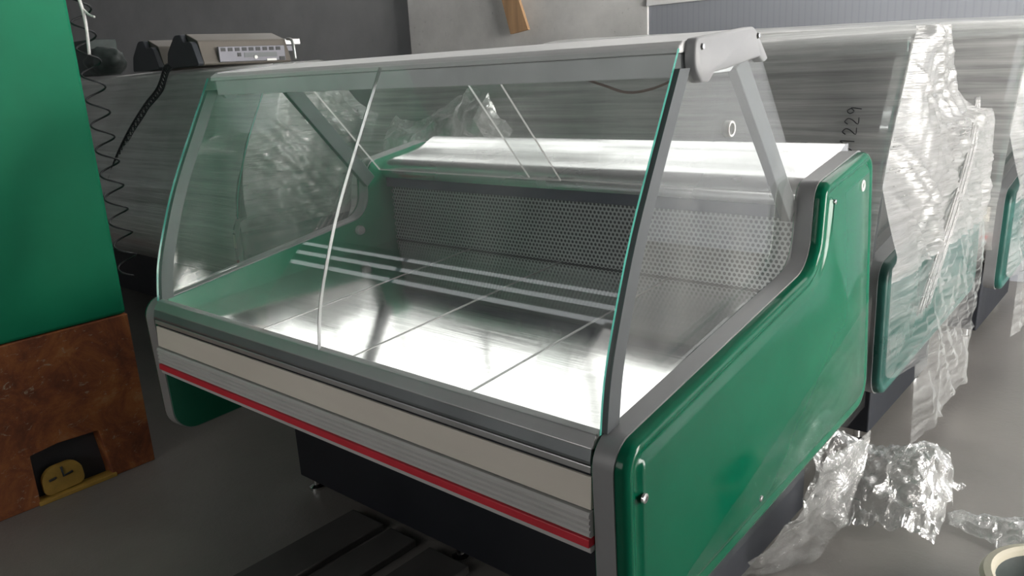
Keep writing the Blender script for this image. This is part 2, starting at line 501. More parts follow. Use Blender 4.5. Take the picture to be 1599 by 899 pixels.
# ------------------------------------------------------------------ the hall
ZC = 4.3
def panes(root, axis, const, a0, a1, z0, z1, na, nz, mat):
    for i in range(na):
        for j in range(nz):
            p0 = a0 + (a1 - a0) * i / na + 0.03; p1 = a0 + (a1 - a0) * (i + 1) / na - 0.03
            q0 = z0 + (z1 - z0) * j / nz + 0.03; q1 = z0 + (z1 - z0) * (j + 1) / nz - 0.03
            if axis == 'Y': box('pane', p0, p1, const - .006, const + .006, q0, q1, mat, root)
            else: box('pane', const - .006, const + .006, p0, p1, q0, q1, mat, root)
    for i in range(na + 1):
        p = a0 + (a1 - a0) * i / na
        if axis == 'Y': box('mullion', p - .03, p + .03, const - .03, const + .03, z0, z1, 'canopy', root)
        else: box('mullion', const - .03, const + .03, p - .03, p + .03, z0, z1, 'canopy', root)
    for j in range(nz + 1):
        q = z0 + (z1 - z0) * j / nz
        for i in range(na):
            p0 = a0 + (a1 - a0) * i / na + 0.03; p1 = a0 + (a1 - a0) * (i + 1) / na - 0.03
            if axis == 'Y': box('transom', p0, p1, const - .03, const + .03, q - .03, q + .03, 'canopy', root)
            else: box('transom', const - .03, const + .03, p0, p1, q - .03, q + .03, 'canopy', root)

def window(name, axis, const, a0, a1, z0, z1, na, nz, mat):
    e = bpy.data.objects.new(name, None); COL.objects.link(e); struct(e)
    panes(e, axis, const, a0, a1, z0, z1, na, nz, mat)
    return e

XL, XR, YF, YB = -9.5, 6.0, -2.4, 3.72
struct(box('floor', XL, XR, YF, 5.0, -0.1, 0.0, 'floor'))
struct(box('ceiling', XL, XR, YF, 5.0, ZC, ZC + 0.1, 'wall_plain'))
struct(box('wall_left', XL - 0.1, XL, YF, 5.0, 0, ZC, 'wall_plain'))
FZ0, FZ1 = 1.62, 2.01
struct(box('wall_front', XL, -0.4, YF - 0.1, YF, 0, FZ0, 'wall_plain'))
struct(box('wall_front_pier', 1.5, XR, YF - 0.1, YF, 0, FZ0, 'wall_plain'))
struct(box('wall_front_sill', -0.4, 1.5, YF - 0.1, YF, 0, 0.8, 'wall_plain'))
window('fill_window', 'Y', YF - 0.05, -0.4, 1.5, 0.8, FZ0, 2, 1, 'fill_low')  # unseen window added as fill light for the counter front
struct(box('wall_front_head', XL, XR, YF - 0.1, YF, FZ1, ZC, 'wall_plain'))
struct(box('wall_front_jamb', 0.35, XR, YF - 0.1, YF, FZ0, FZ1, 'wall_plain'))
w2 = bpy.data.objects.new('window_2', None); COL.objects.link(w2); struct(w2)
for j in range(3):
    for i in range(4):
        a = XL + (0.35 - XL) * i / 4; b = XL + (0.35 - XL) * (i + 1) / 4
        box('pane', a + .03, b - .03, YF - .06, YF - .05, FZ0 + .13 * j + .01, FZ0 + .13 * j + .065, 'sky_front', w2)
        box('louvre', a, b, YF - .08, YF - .02, FZ0 + .13 * j + .065, FZ0 + .13 * (j + 1) + .01, 'dark_inside', w2)
# back wall: plaster with shade put into its colour on the left, ribbed panels on the right, a clerestory above
WZ0, WZ1 = 2.42, 3.95
struct(box('wall_back_left', XL, -2.93, YB, YB + 0.1, 0, 2.85, 'wall_shaded'))
struct(box('wall_back_right', -0.79, XR, 3.612, YB + 0.1, 0, WZ0, 'panelwall'))
struct(box('wall_back_pillar', -2.93, -0.79, 3.60, YB + 0.1, 0, WZ0, 'concrete', bevel=0.006))
struct(box('wall_back_sill', -2.93, -1.6, YB, YB + 0.1, WZ0, 2.85, 'wall_plain'))
struct(box('wall_back_head', XL, XR, YB, YB + 0.1, WZ1, ZC, 'wall_plain'))
struct(box('wall_back_jamb', XL, -8.4, YB, YB + 0.1, 2.85, WZ1, 'wall_plain'))
struct(box('wall_back_pier', 3.2, XR, YB, YB + 0.1, WZ0, WZ1, 'wall_plain'))
window('window_1', 'Y', YB + 0.05, -8.4, -1.6, 2.85, WZ1, 6, 1, 'sky_back')
window('window_3', 'Y', YB + 0.05, -1.57, 3.2, WZ0, WZ1, 4, 2, 'sky_back')
struct(box('trim_1', -0.79, XR, 3.582, 3.612, 1.46, 1.51, 'canopy', bevel=0.004))
# right wall with a wide glazed door towards the back
struct(box('wall_right', XR, XR + 0.1, YF, -1.8, 0, ZC, 'wall_plain'))
struct(box('wall_right_head', XR, XR + 0.1, -1.8, 3.0, 2.8, ZC, 'wall_plain'))
struct(box('wall_right_jamb', XR, XR + 0.1, 3.0, 5.0, 0, ZC, 'wall_plain'))
window('door_1', 'X', XR + 0.05, -1.8, 3.0, 0.05, 2.8, 4, 2, 'sky_right')
# unseen wall added right of the camera to block light from the door
struct(box('wall_light_block', 3.4, 3.5, YF, 0.75, 0, ZC, 'wall_shaded'))

# ------------------------------------------------------------------ glass-fronted display counter
GLASS = catmull([(0.0, 0.640, 0), (0.012, 0.715, 0), (0.037, 0.793, 0), (0.085, 0.910, 0), (0.155, 1.042, 0), (0.195, 1.115, 0), (0.218, 1.158, 0)], 4)
GLASS = [(p.x, p.y) for p in GLASS]
PANEL = rounded([(-0.012, 0.285, 0.06), (-0.020, 0.637, 0.05), (0.670, 0.742, 0.07), (0.686, 0.898, 0.04), (0.968, 0.943, 0.05), (1.045, 0.325, 0.07)], 8)

def end_panel(root, x, s, green, rich):
    """molded end panel; x is the inner face, s = +1 for the right end, -1 for the left"""
    e = loops('end_panel', [(x, offset(PANEL, 0.002)), (x + s * 0.036, offset(PANEL, 0.0))], 'trim', root)
    if rich:
        loops('liner', [(x - s * 0.003, offset(PANEL, 0.005)), (x + s * 0.002, offset(PANEL, 0.005))], 'green_in', e)
    loops('outer_shell', [(x + s * 0.034, offset(PANEL, 0.003)), (x + s * 0.046, offset(PANEL, 0.003)), (x + s * 0.053, offset(PANEL, 0.006)),
          (x + s * 0.057, offset(PANEL, 0.012)), (x + s * 0.057, offset(PANEL, 0.018)), (x + s * 0.053, offset(PANEL, 0.024)), (x + s * 0.053, offset(PANEL, 0.029)),
          (x + s * 0.058, offset(PANEL, 0.036)), (x + s * 0.061, offset(PANEL, 0.044))], green, e)
    return e

def perforated(root, x0, x1, y, z0, z1, pitch=0.0118):
    """steel sheet with real staggered round holes"""
    v = []; f = []
    rp = pitch * math.sqrt(3) / 2; R = pitch / math.sqrt(3); r = pitch * 0.33
    rows = int((z1 - z0) / rp); cols = int((x1 - x0) / pitch)
    for j in range(rows):
        for i in range(cols):
            cx = x0 + (i + 0.5 + 0.5 * (j % 2)) * pitch; cz = z0 + (j + 0.5) * rp
            b = len(v)
            for k in range(12):
                a = math.pi / 6 * k + math.pi / 6
                ro = R if k % 2 == 0 else R * math.cos(math.pi / 6)
                v.append((cx + ro * math.cos(a), y, cz + ro * math.sin(a)))
            for k in range(12):
                a = math.pi / 6 * k + math.pi / 6
                v.append((cx + r * math.cos(a), y, cz + r * math.sin(a)))
            for k in range(12):
                f.append((b + k, b + (k + 1) % 12, b + 12 + (k + 1) % 12, b + 12 + k))
    return mesh_obj('perforated_panel', v, f, 'perf', root)

def build_case(root, L, green, rich):
    end_panel(root, L, 1, green, rich)
    end_panel(root, 0.0, -1, green, rich)
    # lower body, plinth and feet
    prism('body', [(-0.012, 0.462), (0.24, 0.362), (0.985, 0.345), (0.985, 0.842), (0.795, 0.842), (0.785, 0.632), (0.05, 0.588), (-0.012, 0.588)], 0.004, L - 0.004, 'black', root)
    box('plinth', 0.04, L - 0.05, 0.30, 0.95, 0.045, 0.356, 'black', root, bevel=0.004)
    for fx in (0.07, L * 0.5, L - 0.09):
        for fy in (0.33, 0.92):
            lathe('foot', [(0, 0.0), (0.022, 0.0), (0.022, 0.008), (0.010, 0.014), (0.010, 0.045), (0, 0.045)], 'chrome', root, loc=(fx, fy, 0), seg=12)
    # front apron, top to bottom
    e = 0.003
    prism('glass_rail', [(0.012, 0.644), (-0.001, 0.641), (-0.0135, 0.624), (-0.012, 0.606), (0.03, 0.606), (0.05, 0.610)], e, L - e, 'alu', root, bevel=0.001)
    prism('apron_rail', [(-0.0135, 0.6225), (-0.0175, 0.606), (-0.0165, 0.601), (-0.006, 0.601), (-0.006, 0.6225)], e, L - e, 'alu_dark', root)
    prism('apron_bead', [(-0.016, 0.598), (-0.017, 0.587), (-0.006, 0.587), (-0.006, 0.598)], e, L - e, 'alu', root, bevel=0.0015)
    prism('shadow_gap', [(-0.010, 0.606), (-0.010, 0.470), (0.0, 0.470), (0.0, 0.606)], e, L - e, 'groove', root)
    prism('front_panel', [(-0.0155, 0.581), (-0.0185, 0.530), (-0.008, 0.530), (-0.008, 0.581)], e, L - e, 'cream', root, bevel=0.001)
    rib = [(-0.008, 0.527), (-0.0215, 0.527)]
    for k in range(4):
        z = 0.525 - k * 0.0097
        rib += [(-0.0245, z - 0.0015), (-0.0245, z - 0.0065), (-0.0205, z - 0.0082)]
    rib += [(-0.0205, 0.486), (-0.008, 0.486)]
    prism('bumper', rib, e, L - e, 'bumper', root)
    prism('red_stripe', [(-0.0255, 0.4855), (-0.0265, 0.4715), (-0.008, 0.4715), (-0.008, 0.4855)], e, L - e, 'red', root, bevel=0.0015)
    prism('bumper_lip', [(-0.0225, 0.471), (-0.0215, 0.461), (-0.008, 0.461), (-0.008, 0.471)], e, L - e, 'bumper', root, bevel=0.001)
    # inner lip and deck plates
    prism('deck_lip', [(0.052, 0.606), (0.060, 0.606), (0.062, 0.594), (0.052, 0.590)], e, L - e, 'shelf', root)
    nd_ = 4 if L < 1.5 else 6
    for k in range(nd_):
        a = L * k / nd_ + (0.006 if k == 0 else 0.0012); b = L * (k + 1) / nd_ - (0.006 if k == nd_ - 1 else 0.0012)
        prism('deck_plate', [(0.062, 0.599), (0.066, 0.6015), (0.772, 0.6465), (0.772, 0.642), (0.066, 0.597)], a, b, 'steel', root)
        if k:
            prism('deck_joint', [(0.064, 0.6025), (0.772, 0.6480), (0.772, 0.6455), (0.064, 0.600)], L * k / nd_ - 0.0022, L * k / nd_ + 0.0022, 'alu', root)
    # back of the well
    box('well_back', 0.004, L - 0.004, 0.779, 0.784, 0.64, 0.842, 'dark_inside', root)
    if rich:
        perforated(root, 0.012, L - 0.012, 0.765, 0.650, 0.816)
    box('back_trim', 0.004, L - 0.004, 0.752, 0.772, 0.813, 0.842, 'dark_trim', root, bevel=0.002)
    shelf = prism('service_shelf', [(0.742, 0.843), (0.736, 0.858), (0.739, 0.876), (0.750, 0.890), (0.775, 0.8985), (0.82, 0.9055), (0.88, 0.916), (0.93, 0.929), (0.965, 0.944), (0.985, 0.944), (0.985, 0.843)], 0.004, L - 0.004, 'shelf', root, smooth=True)
    shelf.data.set_sharp_from_angle(angle=math.radians(40))
    # canopy
    prism('canopy_top', [(0.2235, 1.1505), (0.226, 1.161), (0.238, 1.1675), (0.44, 1.184), (0.472, 1.172), (0.494, 1.140), (0.486, 1.137), (0.462, 1.154), (0.24, 1.1505)], 0.0, L, 'canopy', root, bevel=0.003)
    prism('light_box', [(0.236, 1.150), (0.237, 1.116), (0.40, 1.119), (0.458, 1.153)], 0.004, L - 0.004, 'canopy_front', root, bevel=0.002)
    cap = rounded([(0.243, 1.170, 0.012), (0.443, 1.187, 0.03), (0.499, 1.133, 0.015), (0.478, 1.130, 0.004), (0.463, 1.139, 0.004), (0.345, 1.124, 0.01), (0.305, 1.121, 0.01), (0.288, 1.107, 0.008), (0.264, 1.107, 0.012), (0.241, 1.130, 0.03)], 5)
    for x, s in ((L, 1), (0.0, -1)):
        c = loops('canopy_end_cap', [(x, cap), (x + s * 0.014, cap), (x + s * 0.017, offset(cap, 0.003))], 'cap_grey', root)
        for p in ((0.262, 1.158), (0.452, 1.172)):
            lathe('screw', [(0, s * 0.0035), (0.004, s * 0.003), (0.0055, 0)], 'chrome', c, 'X', (x + s * 0.017, p[0], p[1]), 10)
    # uprights
    d = Vector((0.235, -0.28)).normalized(); q = Vector((-d.y, d.x)) * 0.021
    a = Vector((0.432, 1.135)); b = Vector((0.682, 0.838))
    prof = [tuple(a + q), tuple(b + q), tuple(b - q), tuple(a - q)]
    for x in (0.0015, L - 0.0195):
        prism('upright', prof, x, x + 0.018, 'post', root, bevel=0.002)
    # glass
    mid = L * 0.5
    for a, b, rim in ((-0.002, mid - 0.0012, (1, 0, 0)), (mid + 0.0012, L + 0.002, (0, 1, 0))):
        strip_sheet('front_glass', GLASS, a, b, 0.005, ['glass', 'glass_edge'], root, True, rim)
    strip_sheet('glass_joint', [(y - 0.0006, z) for y, z in GLASS], mid - 0.001, mid + 0.001, 0.0062, ['alu', 'alu'], root)
    top = [(0.25, 1.125), (0.47, 1.135), (0.492, 1.142)]
    low = [(0.690, 0.885), (0.672, 0.745), (0.02, 0.642)]
    gi = [(y + 0.012, z) for y, z in GLASS if z < 1.12]
    prof = gi + top + low[:1] + [(0.655, 0.745)] + [(0.03, 0.650)]
    for x in (L - 0.0005, -0.0055):
        n = len(prof)
        v = [(x, y, z) for y, z in prof] + [(x + 0.006, y, z) for y, z in prof]
        f = [tuple(range(n)), tuple(range(2 * n - 1, n - 1, -1))] + [(i, (i + 1) % n, (i + 1) % n + n, i + n) for i in range(n)]
        mesh_obj('end_glass', v, f, None, root, mats=['end_glass', 'glass_edge'], fmat=[0] * (n + 2))
        st = [(y + 0.010, z) for y, z in GLASS if z < 1.13]
        si = [(y + 0.040, z) for y, z in GLASS if z < 1.13]
        prism('glass_seal', st + si[::-1], x - 0.003, x + 0.009, 'post', root)
    def rp(t): return (0.494 + (0.717 - 0.494) * t, 1.135 + (0.872 - 1.135) * t)
    o0, o1 = rp(0), rp(1.0)
    strip_sheet('rear_glass', [o0, o1], 0.024, mid + 0.054, 0.005, ['glass', 'bumper'], root, False)
    strip_sheet('rear_glass', [(o0[0] + 0.012, o0[1]), (o1[0] + 0.012, o1[1])], mid - 0.055, L - 0.024, 0.005, ['glass', 'bumper'], root, False)

LA = 1.3
A = empty('display_counter', (0, 0, 0), 'unwrapped refrigerated counter with curved glass front and glossy green end panels', 'display case')
build_case(A, LA, 'green', True)
# fittings that only this counter shows
for p, r in (((-0.001, 0.553), 0.0075), ((0.727, 0.859), 0.005), ((0.40, 0.36), 0.006)):
    lathe('panel_screw', [(0, 0.001), (r * .4, 0.001), (r * .45, 0.004), (r, 0.003), (r * 1.1, 0)], 'chrome', A, 'X', (LA + 0.0605, p[0] + 0.022 if p[1] < 0.6 else p[0], p[1]), 12)
o = lathe('panel_grommet', [(0.006, 0.0005), (0.009, 0.003), (0.012, 0.002), (0.013, 0)], 'bumper', A, 'X', (LA + 0.0605, 0.892, 0.867), 16)
lathe('glass_grommet', [(0.0095, -0.003), (0.0095, 0.007), (0.0125, 0.0075), (0.0135, 0.006), (0.0135, -0.003), (0.0095, -0.003)], 'white', A, 'X', (LA, 0.386, 1.029), 20)
lathe('liner_knob', [(0, 0.016), (0.012, 0.015), (0.014, 0.01), (0.014, 0)], 'alu', A, 'X', (0.003, 0.63, 0.70), 16)
tube('lamp_cable', catmull([(1.08, 0.30, 1.118), (1.12, 0.30, 1.106), (1.165, 0.30, 1.094), (1.215, 0.30, 1.100), (1.262, 0.30, 1.117)], 5), 0.0022, 'brown_cable', A)

# ------------------------------------------------------------------ wrapped counters behind
def yfront(z):
    if z >= 0.64:
        return interp([(b, a) for a, b in GLASS] + [(1.17, 0.235)], z)
    return interp([(0.0, 0.29), (0.30, 0.26), (0.33, 0.05), (0.36, -0.02), (0.64, -0.03)], z)
def yrear(z):
    return interp([(0.0, 0.93), (0.28, 0.96), (0.34, 1.05), (0.9, 1.0), (0.94, 0.95), (0.955, 0.76), (0.985, 0.66), (1.03, 0.60), (1.13, 0.51), (1.165, 0.475), (1.19, 0.43)], z)

def end_film(root, x, seed, low=True):
    def sheet(name, z0, z1, nz, ny, mat, amp):
        v = []; f = []
        for j in range(nz + 1):
            z = z0 + (z1 - z0) * j / nz
            a, b = yfront(z), yrear(z)
            for i in range(ny + 1):
                u = i / ny; y = a + (b - a) * u
                edge = min(1, min(u, 1 - u) * 8)
                # taut folds run diagonally across the sheet
                s = (y * 0.75 + z * 0.65); t = (y * -0.65 + z * 0.75)
                w = 0.016 * max(0, ridged((s * 16 + seed, t * 1.0, 0), 1.0)) ** 4 + 0.014 * ridged((s * 4, t * 2.2, seed), 1.5)
                w += 0.006 * ridged((y * 26 - z * 12, z * 2.0, seed), 1.0)
                w += 0.012 * noise.noise(Vector((y * 3, z * 3, seed)))
                over = 0.058 if z < 0.93 else interp([(0.93, 0.058), (1.02, 0.022), (1.2, 0.024)], z)
                # towards the front edge the film comes in to meet the glass front
                wrap = interp([(0.0, interp([(0.66, 1.0), (0.82, 0.0)], z)), (0.22, 1.0), (1.0, 1.0)], u)
                v.append((x + (over + 0.012) * wrap + 0.012 * (1 - wrap) + amp * w * edge, y, z))
        for j in range(nz):
            for i in range(ny):
                k = j * (ny + 1) + i
                f.append((k, k + 1, k + ny + 2, k + ny + 1))
        o = mesh_obj(name, v, f, mat, root, smooth=True)
        return o
    sheet('end_film', 0.60, 1.19, 80, 80, 'film_end', 1.0)
    sheet('skirt_film', 0.05, 0.60, 40, 40, 'film_low', 1.0)
    # a twisted bundle of film pulled from the canopy down to the panel
    for k in range(5):
        o0 = k * 0.012
        pth = catmull([(x + 0.062, 0.73 + o0, 0.985), (x + 0.082, 0.60 + o0 * 1.8, 0.86), (x + 0.088, 0.42 + o0 * 2.2, 0.70), (x + 0.078, 0.20 + o0 * 2.4, 0.46)], 5)
        tube('film_strand', pth, 0.0035 + 0.0015 * (k % 2), 'film_end', root, 6)

def front_film(root, L, seed, mat='film_front', x0=-0.05):
    prof = [(0.47, 1.192), (0.44, 1.196), (0.33, 1.190), (0.232, 1.180), (0.212, 1.168)]
    prof += [(y - 0.012, z) for y, z in GLASS[::-1] if z < 1.14] + [(-0.035, 0.60), (-0.038, 0.53), (-0.036, 0.46), (0.02, 0.40), (0.2, 0.34)]
    nx = 70; v = []; f = []
    n = len(prof)
    for i in range(nx + 1):
        x = x0 + (L + 0.018 - x0) * i / nx
        for j, (y, z) in enumerate(prof):
            w = 0.006 * max(0, ridged((x * 1.4, z * 14 + x * 0.8 + seed, 0), 1.0)) ** 2 + 0.004 * noise.noise(Vector((x * 3, z * 9, seed)))
            v.append((x, y - w * 0.8, z + w * (0.5 if z > 1.1 else 0.1)))
    for i in range(nx):
        for j in range(n - 1):
            k = i * n + j
            f.append((k, k + 1, k + n + 1, k + n))
    return mesh_obj('front_film', v, f, mat, root, smooth=True)

GRP = 'display counters wrapped in stretch film'
B = empty('display_counter', (-0.63, 1.15, 0), 'film-wrapped counter standing directly behind the unwrapped green one, with a handwritten number', 'display case', GRP)
build_case(B, 1.93, 'teal', False); end_film(B, 1.93, 1.3); front_film(B, 1.93, 2.0)
Cc = empty('display_counter', (-0.75, 2.32, 0.03), 'rearmost film-wrapped counter at the right, nearest the ribbed wall', 'display case', GRP, rot=(0, math.radians(1.2), 0), scale=(1, 1, 1.04))
build_case(Cc, 2.1, 'teal', False); end_film(Cc, 2.1, 5.1); front_film(Cc, 2.1, 7.0)
Ee = empty('display_counter', (-3.34, 0.72, 0), 'dark film-wrapped counter at the left carrying the two grey weighing scales', 'display case', GRP, scale=(1, 1, 1.015))
build_case(Ee, 2.5, 'teal', False); end_film(Ee, 2.5, 9.4); front_film(Ee, 2.5, 11.0, 'film_brightened')
# dark sheet added inside the wrapped glass, standing in for the shaded interior
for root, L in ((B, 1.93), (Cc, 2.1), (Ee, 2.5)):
    strip_sheet('shaded_interior_sheet', [(y + 0.03, z) for y, z in GLASS if z < 1.13], 0.03, L - 0.03, 0.004, ['dark_inside', 'dark_inside'], root)

# handwriting in marker on the wrapped glass: strokes on a unit digit box (u right, v up)
DIG = {'0': [[(0.5, 1), (0.15, .8), (0.1, .3), (0.45, 0), (0.85, .25), (0.85, .75), (0.5, 1)]], '1': [[(0.3, .8), (0.55, 1), (0.5, 0)]],
       '2': [[(0.1, .75), (0.4, 1), (0.8, .8), (0.6, .45), (0.1, .02), (0.9, .05)]], '9': [[(0.85, .7), (0.5, 1), (0.15, .75), (0.45, .5), (0.85, .75), (0.7, 0)]],
       '5': [[(0.85, 1), (0.2, .98), (0.2, .55), (0.7, .6), (0.8, .2), (0.15, .02)]], '7': [[(0.1, .95), (0.85, 1), (0.35, 0)]],
       '3': [[(0.15, .9), (0.6, 1), (0.75, .75), (0.4, .52), (0.8, .3), (0.5, 0), (0.1, .1)]]}
def glass_y(z): return interp([(b, a) for a, b in GLASS], z)
def writing(root, text, x0, z0, h, w, vertical, zs=1.0):
    for i, ch in enumerate(text):
        for st in DIG[ch]:
            pts = []
            for u, vv in st:
                if vertical: X = x0 - vv * h + h * 0.5; Z = z0 + (i + u * 0.8) * w
                else: X = x0 + (i + u * 0.8) * w; Z = z0 + vv * h
                pts.append((X, glass_y(Z) - 0.0175, Z))
            tube('marker_stroke', catmull(pts, 3), 0.0013, 'marker', root, 5)
writing(B, '201229', 1.845, 0.865, 0.034, 0.024, True)
writing(Cc, '573', 1.78, 0.93, 0.035, 0.022, True)

# ------------------------------------------------------------------ bunched film leaning on the wrapped counter behind
def crumple(name, nu, nv, fn, mat, amp, seed, sc, floor=None):
    v = []; f = []
    for j in range(nv + 1):
        for i in range(nu + 1):
            p = Vector(fn(i / nu, j / nv))
            q = p * sc + Vector((seed, seed * .7, 0))
            d = Vector((noise.noise(q), noise.noise(q + Vector((9, 0, 0))), noise.noise(q + Vector((0, 9, 0)))))
            r = ridged(p * sc * 1.7 + Vector((seed, 0, 3)), 1.0)
            p = p + d * amp + Vector((0, 0, 1)) * amp * 0.6 * r
            if floor is not None: p.z = max(floor, p.z)
            v.append(p)
    for j in range(nv):
        for i in range(nu):
            k = j * (nu + 1) + i
            f.append((k, k + 1, k + nu + 2, k + nu + 1))
    return mesh_obj(name, v, f, mat, smooth=False)

def wad(u, v):
    x = -0.46 + 0.62 * u
    h = interp([(0, 0.90), (0.12, 0.99), (0.28, 0.96), (0.45, 1.03), (0.66, 1.075), (0.85, 1.055), (1, 0.93)], u)
    z = 0.66 + (h - 0.66) * v
    y = 1.15 + interp([(0, -0.06), (0.4, -0.08), (0.8, -0.02), (1, 0.05)], v) - 0.04 * math.sin(u * 9)
    return (x, y, z)
tag(crumple('film_bunch', 46, 34, wad, 'film_bunch', 0.022, 3.0, 11), 'bunched loose stretch film seen through the rear glass of the green counter', 'plastic film')

# film still clinging to the lower half of the green right end panel
def cling():
    v = []; f = []; nu, nv = 26, 20
    # lower-right half of the panel below a diagonal from its upper rear to its front foot
    for j in range(nv + 1):
        for i in range(nu + 1):
            u = i / nu; t = j / nv
            y = 0.13 + (0.995 - 0.13) * u
            ztop = 0.36 + (0.60 - 0.36) * ((y - 0.13) / 0.865)
            zbot = 0.30 + 0.028 * u
            z = zbot + (ztop - zbot) * t
            v.append((LA + 0.0635 + 0.0022 * max(0, ridged((y * 9, z * 12, 0), 1.0)), y, z))
    for j in range(nv):
        for i in range(nu):
            k = j * (nu + 1) + i
            f.append((k, k + 1, k + nu + 2, k + nu + 1))
    return mesh_obj('clinging_film', v, f, 'film_cling', smooth=True)
tag(cling(), 'thin clear film still clinging to the lower half of the green end panel', 'plastic film')

# torn film hanging from the panel to the floor, heap and tail on the floor
def hang(u, v):
    a = Vector((1.385, 0.70, 0.33)).lerp(Vector((1.40, 0.93, 0.30)), u)
    b = Vector((1.20, 0.60, 0.004)).lerp(Vector((1.335, 0.80, 0.004)), u)
    p = b.lerp(a, v); p.x += 0.03 * math.sin(v * 3.1)
    return p
tag(crumple('hanging_film', 20, 40, hang, 'film_loose', 0.010, 8.0, 16, 0.002), 'torn strip of stretch film hanging from the green panel to the floor', 'plastic film')
def heap(u, v):
    x = 1.262 + 0.265 * u; y = 0.90 + 0.34 * v + 0.10 * u
    h = interp([(0, 0.19), (0.3, 0.13), (0.6, 0.155), (0.85, 0.16), (1, 0.02)], u) * math.sin(math.pi * min(1, max(0, v * 0.9 + 0.03))) ** 0.6
    return (x, y, 0.004 + h)
tag(crumple('film_heap', 64, 56, heap, 'film_loose', 0.024, 5.0, 22, 0.003), 'crumpled heap of stretch film on the floor by the green panel', 'plastic film')
def tail(u, v):
    x = 1.53 + 0.31 * u; y = 1.15 + 0.02 * u + (v - 0.5) * (0.05 + 0.20 * u)
    return (x, y, 0.010 + 0.045 * math.sin(math.pi * v) * (0.3 + u))
tag(crumple('film_tail', 44, 22, tail, 'film_loose', 0.014, 6.0, 26, 0.002), 'long trailing end of stretch film lying on the concrete floor', 'plastic film')

# ------------------------------------------------------------------ green machine cabinet at the left
K = empty('machine_cabinet', (-0.52, -0.3, 0), 'tall green metal cabinet with a rusty orange base at the left', 'cabinet')
def kb(name, x0, x1, y0, y1, z0, z1, m, bev=0.004, par=None):
    return box(name, x0, x1, y0, y1, z0, z1, m, par or K, bev)
kb('green_body', -0.75, 0.0, -0.36, 0.432, 0.490, 2.1, 'cabinet_green', 0.01)
# rusty base around a dark recess with a yellow plate
def base_poly():
    rec = [(0.095, 0.0), (0.095, 0.155), (0.17, 0.165), (0.285, 0.160), (0.300, 0.02), (0.300, 0.0)]
    pts = [(-0.36, 0.0), (-0.36, 0.489), (0.432, 0.489), (0.432, 0.0)] + rec[::-1]
    return pts
prism('rusty_base', base_poly(), -0.70, 0.004, 'rust', K, bevel=0.003)
kb('recess_back', -0.70, -0.05, 0.09, 0.305, 0.0, 0.17, 'dark_inside', 0)
pl = loops('yellow_plate', [(-0.02, rounded([(0.112, 0.012, 0.02), (0.112, 0.095, 0.04), (0.222, 0.098, 0.04), (0.226, 0.018, 0.02)])), (-0.006, rounded([(0.112, 0.012, 0.02), (0.112, 0.095, 0.04), (0.222, 0.098, 0.04), (0.226, 0.018, 0.02)]))], 'yellow', K)
for st in ([(0.130, 0.058), (0.150, 0.061)], [(0.168, 0.088), (0.170, 0.058), (0.196, 0.063)]):
    tube('plate_mark', [(-0.005, a, b) for a, b in st], 0.0035, 'rubber', pl, 6)
kb('sill_strip', -0.03, 0.012, 0.09, 0.31, 0.0, 0.012, 'yellow', 0.002)
hel = []
for i in range(400):
    t = i / 399
    a = t * 2 * math.pi * 15
    hel.append((-0.016 + 0.028 * math.cos(a), 0.468 + 0.028 * math.sin(a), 1.66 - 1.06 * t))
o = tube('coiled_wire', hel, 0.0028, 'rubber', K, 6)
tube('white_cord', catmull([(0.03, 0.45, 1.62), (0.015, 0.452, 1.45), (0.03, 0.455, 1.36), (0.034, 0.455, 1.31), (0.028, 0.452, 1.24)], 5), 0.0045, 'white', K, 6)
tube('cord_tie', catmull([(0.02, 0.455, 1.37), (0.05, 0.46, 1.345), (0.085, 0.46, 1.335)], 4), 0.003, 'white', K, 5)

